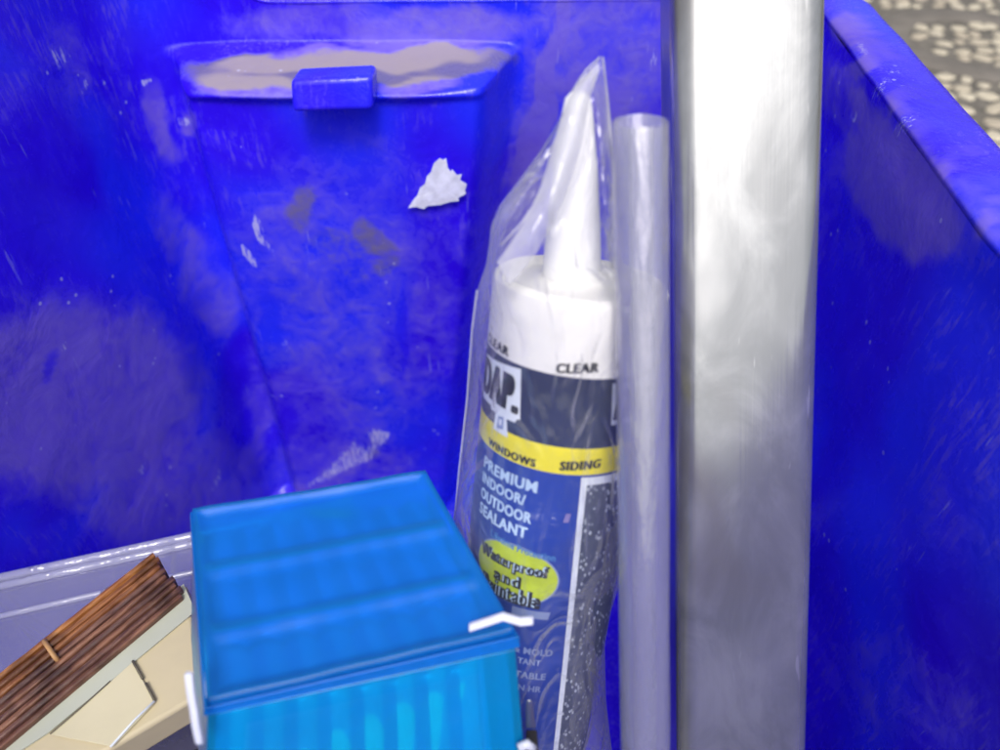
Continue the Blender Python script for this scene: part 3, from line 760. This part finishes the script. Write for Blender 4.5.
# lid skirt
bm = bmesh.new(); ra, rb, rc_, rd = ring(.0, .02), ring(.0, .07), ring(.010, .02), ring(.010, .07)
for k in range(4):
    k2 = (k+1) % 4
    bm.faces.new((rb[k], rb[k2], ra[k2], ra[k])); bm.faces.new((rc_[k], rc_[k2], rd[k2], rd[k])); bm.faces.new((rb[k2], rb[k], rd[k], rd[k2])); bm.faces.new((ra[k], ra[k2], rc_[k2], rc_[k]))
bmesh.ops.recalc_face_normals(bm, faces=bm.faces)
bevel(frombm('lid_skirt', bm, M['boxlid'], org), .0012, 3)
# inner compartments
for k in range(1, 4): tb_('divider', .06, .94, k*.25-.008, k*.25+.008, .2, .92, M['cyanrow'])
for k in range(1, 9): tb_('divider', k/9-.006, k/9+.006, .12, .94, .22, .92, M['cyanrow'])
def insert(name, fn, na, nb, m):
    vs = [fn(i/na, j/nb) for i in range(na+1) for j in range(nb+1)]
    fs = [(i*(nb+1)+j, (i+1)*(nb+1)+j, (i+1)*(nb+1)+j+1, i*(nb+1)+j+1) for i in range(na) for j in range(nb)]
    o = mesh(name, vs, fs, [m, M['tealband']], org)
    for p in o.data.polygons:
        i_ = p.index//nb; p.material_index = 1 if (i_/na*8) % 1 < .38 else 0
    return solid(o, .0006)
def rib(u, n_): return abs(math.sin(u*math.pi*n_))**.6
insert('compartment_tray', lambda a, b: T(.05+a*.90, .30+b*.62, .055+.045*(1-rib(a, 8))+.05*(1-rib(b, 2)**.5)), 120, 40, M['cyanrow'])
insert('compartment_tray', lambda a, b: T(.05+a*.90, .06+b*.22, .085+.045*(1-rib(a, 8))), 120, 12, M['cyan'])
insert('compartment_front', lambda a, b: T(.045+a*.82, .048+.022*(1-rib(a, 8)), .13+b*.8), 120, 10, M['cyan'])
# latches
def latch(p, wd=.0016): return tube('latch', p, wd, M['clip'], org, 8)
def flat_latch(pts_, wv, th=.0012):
    vs, fs = [], []
    for p in pts_:
        for s_, t_ in ((-1, 0), (1, 0), (1, 1), (-1, 1)): vs.append(p+wv*s_*.5+Vector((0, -th, th*.5))*t_)
    for i in range(len(pts_)-1):
        for k in range(4): fs.append((i*4+k, i*4+(k+1) % 4, i*4+4+(k+1) % 4, i*4+4+k))
    fs.append((3, 2, 1, 0)); e_ = (len(pts_)-1)*4; fs.append((e_, e_+1, e_+2, e_+3))
    o = mesh('latch', vs, fs, M['clip'], org, False); return bevel(o, .0003, 2)
tz = .193
flat_latch([P(469, 626, tz), P(488, 620, tz), P(503, 615, tz), P(510, 617, tz), P(520, 620, tz), P(533, 619, tz)], UP*.0019)
flat_latch([P(190, 671, .178), P(192, 690, .178), P(195, 706, .178), P(197, 722, .178), P(201, 741, .179)], RX*.0018)
tube('latch', [P(519, 748, .200), P(527, 744, .200), P(533, 749, .201)], .0013, M['clip'], org, 10)
# bright sliver of the side rail at the left
tube('side_rail', [P(203, 622, .205), P(206, 660, .196), P(208, 697, .188)], .0006, M['clip'], org, 8)

# ------------------------------------------------------------------ small steel part beside the box
cl = thing('metal_clip', 'small grey steel clip with dark end wedged between blue box and sealant tube', 'clip', P(534, 760, .225))
hexa('blade', (P(526, 728, .215), P(536, 728, .215), P(536, 728, .219), P(526, 728, .219)), (P(526, 700, .212), P(532, 700, .212), P(532, 700, .216), P(526, 700, .216)), M['steel'], cl, .0005)
hexa('grip', (P(526, 775, .220), P(540, 775, .220), P(540, 775, .224), P(526, 775, .224)), (P(526, 730, .2155), P(537, 730, .2155), P(537, 730, .219), P(526, 730, .219)), M['darkfabric'], cl, .0005)

# ------------------------------------------------------------------ clear lidded tray at left
ZC = .040
d_ = PZ(190, 534, ZC-.0)
a_ = PZ(-40, 584, ZC); vdir = (d_-a_).normalized(); perp = Vector((vdir.y, -vdir.x, 0))
far_l, far_r = a_-vdir*.0, d_+vdir*.08
tray = thing('clear_box', 'shallow clear frosted plastic box with raised lid rim under the brown strips', 'plastic box', (far_l+far_r)/2+perp*.06-Vector((0, 0, .09)))
def TC(u, v, z): 
    p = far_l+(far_r-far_l)*u+perp*(.075*v); return Vector((p.x, p.y, z))
hexa('container', (TC(.01, .97, -.05), TC(.99, .97, -.05), TC(.99, .03, -.05), TC(.01, .03, -.05)), (TC(.01, .97, ZC-.006), TC(.99, .97, ZC-.006), TC(.99, .03, ZC-.006), TC(.01, .03, ZC-.006)), M['clear'], tray, .003)
hexa('lid', (TC(0, 1, ZC-.005), TC(1, 1, ZC-.005), TC(1, 0, ZC-.005), TC(0, 0, ZC-.005)), (TC(0, 1, ZC-.002), TC(1, 1, ZC-.002), TC(1, 0, ZC-.002), TC(0, 0, ZC-.002)), M['clear'], tray, .001)
for v0, r_ in ((.010, .0022), (.075, .0018), (.30, .0013)):
    tube('lid_ridge', [TC(u, v0, ZC-.001) for u in (0, .3, .6, 1)], r_, M['clearrim'], tray, 12)
tube('lid_corner', [TC(.36, .30, ZC-.0005), TC(.37, .34, ZC-.0005), TC(.39, .40, ZC)], .003, M['clearrim'], tray, 10)

# ------------------------------------------------------------------ cream carton with a cut flap
ZK = .086
ka, kb, kc, kd = PZ(186, 583, ZK), PZ(206, 692, ZK), PZ(60, 779, ZK), PZ(-90, 815, ZK)
cdn = Vector((0, 0, -.014))
cart2 = thing('carton', 'cream cardboard carton with a cut flap, below the brown strips', 'carton', (ka+kc)/2+cdn)
hexa('casing', (kc+cdn, kb+cdn, ka+cdn, kd+cdn), (kc, kb, ka, kd), M['cream'], cart2, .0016)
up1 = Vector((0, 0, .0008))
# lighter cover sheet along the strips
ca1, ca2, ca3, ca4 = PZ(185, 585, ZK), PZ(197, 612, ZK), PZ(50, 735, ZK), PZ(-40, 800, ZK)
hexa('cover_sheet', (PZ(-60, 805, ZK)+up1*.4, PZ(50, 733, ZK)+up1*.4, PZ(196, 612, ZK)+up1*.4, PZ(184, 585, ZK)+up1*.4), (PZ(-60, 805, ZK)+up1, PZ(50, 733, ZK)+up1, PZ(196, 612, ZK)+up1, PZ(184, 585, ZK)+up1), simple('pale_green_sheet', (.43, .45, .37), .55, 0, .05, 30), cart2)
hexa('flap', tuple(PZ(x, y, ZK)+up1*.9 for x, y in ((114, 748), (156, 704), (134, 663), (52, 736))), tuple(PZ(x, y, ZK)+up1*1.5 for x, y in ((114, 748), (156, 704), (134, 663), (52, 736))), M['creamflap'], cart2, .0003)
def slit(pts_, wd): tube('slit', [PZ(x, y, ZK)+up1*2.0 for x, y in pts_], wd, M['slit'], cart2, 6)
slit([(134, 663), (144, 681)], .00045); slit([(147, 685), (156, 703)], .00045); slit([(52, 736), (80, 712), (112, 683)], .00025)
tube('fold_line', [PZ(x, y, ZK)+up1*2.0 for x, y in ((156, 703), (136, 722), (112, 749))], .0004, M['paper'], cart2, 6)

# ------------------------------------------------------------------ bundle of brown strips
ZS = .094
sb = thing('strip_bundle', 'bundle of copper and dark brown ribbed strips lying against the cream carton', 'strips', PZ(60, 680, ZS-.03))
e0, e1_ = PZ(153, 553, ZS), PZ(180, 589, ZS); f0, f1 = PZ(-90, 745, ZS), PZ(-90, 812, ZS)
NS = 9
for k in range(NS):
    s0, s1 = k/NS, (k+.93)/NS; drop = .0007*k
    prs = [e0.lerp(e1_, s0), e0.lerp(e1_, s1)]; pre = [f0.lerp(f1, s0), f0.lerp(f1, s1)]
    ext = (e0-f0).normalized()*random.uniform(-.0012, .0012)
    vs, fs = [], []; G = 30
    for g_ in range(G+1):
        q0, q1 = pre[0].lerp(prs[0]+ext, g_/G), pre[1].lerp(prs[1]+ext, g_/G)
        mid = (q0+q1)/2; hwv = (q1-q0)/2
        for t in range(12):
            an = 2*math.pi*t/12; cs, sn = math.cos(an), math.sin(an)
            wob = .0003*ns((g_*.5, k*3, t*.2))
            z_ = (.0009*sn if sn > 0 else .010*sn)-drop+wob
            vs.append(mid+hwv*(math.copysign(abs(cs)**.7, cs))+Vector((0, 0, z_)))
    for g_ in range(G):
        for t in range(12): fs.append((g_*12+t, g_*12+(t+1) % 12, (g_+1)*12+(t+1) % 12, (g_+1)*12+t))
    fs.append(tuple(range(12))[::-1]); fs.append(tuple(G*12+t for t in range(12)))
    mm = M['strips'][0] if k in (0, ) else M['strips'][1] if k in (1, 2) else M['strips'][2+(k % 2)]
    mesh('strip', vs, fs, mm, sb)
q0, q1 = PZ(44, 641, ZS+.001), PZ(55, 657, ZS)
tube('tie', [q0+Vector((0, 0, -.003)), q0, q1, q1+Vector((0, 0, -.004))], .0009, M['twine'], sb, 8)

# ------------------------------------------------------------------ black tool pouch filling the bottom of the bin
NX, NY = 60, 60; vs, fs = [], []
def hh(x, y, u, v):
    e_ = min(u, 1-u, v, 1-v); return -.03+.05*0+.012*ns((x, y, 0), 14)+.004*ns((x, y, 5), 40)-.118*(1-sm(0, .12, e_))
for i in range(NX+1):
    for j in range(NY+1):
        u, v = i/NX, j/NY; x, y = -.21+.21*u, -.08+.30*v; vs.append((x, y, hh(x, y, u, v)))
for i in range(NX):
    for j in range(NY): fs.append((i*(NY+1)+j, (i+1)*(NY+1)+j, (i+1)*(NY+1)+j+1, i*(NY+1)+j+1))
o = mesh('tool_pouch', vs, fs, M['darkfabric']); solid(o, .004)
tag(o, 'black fabric pouch at the bottom of the bin below the cream carton', 'pouch')
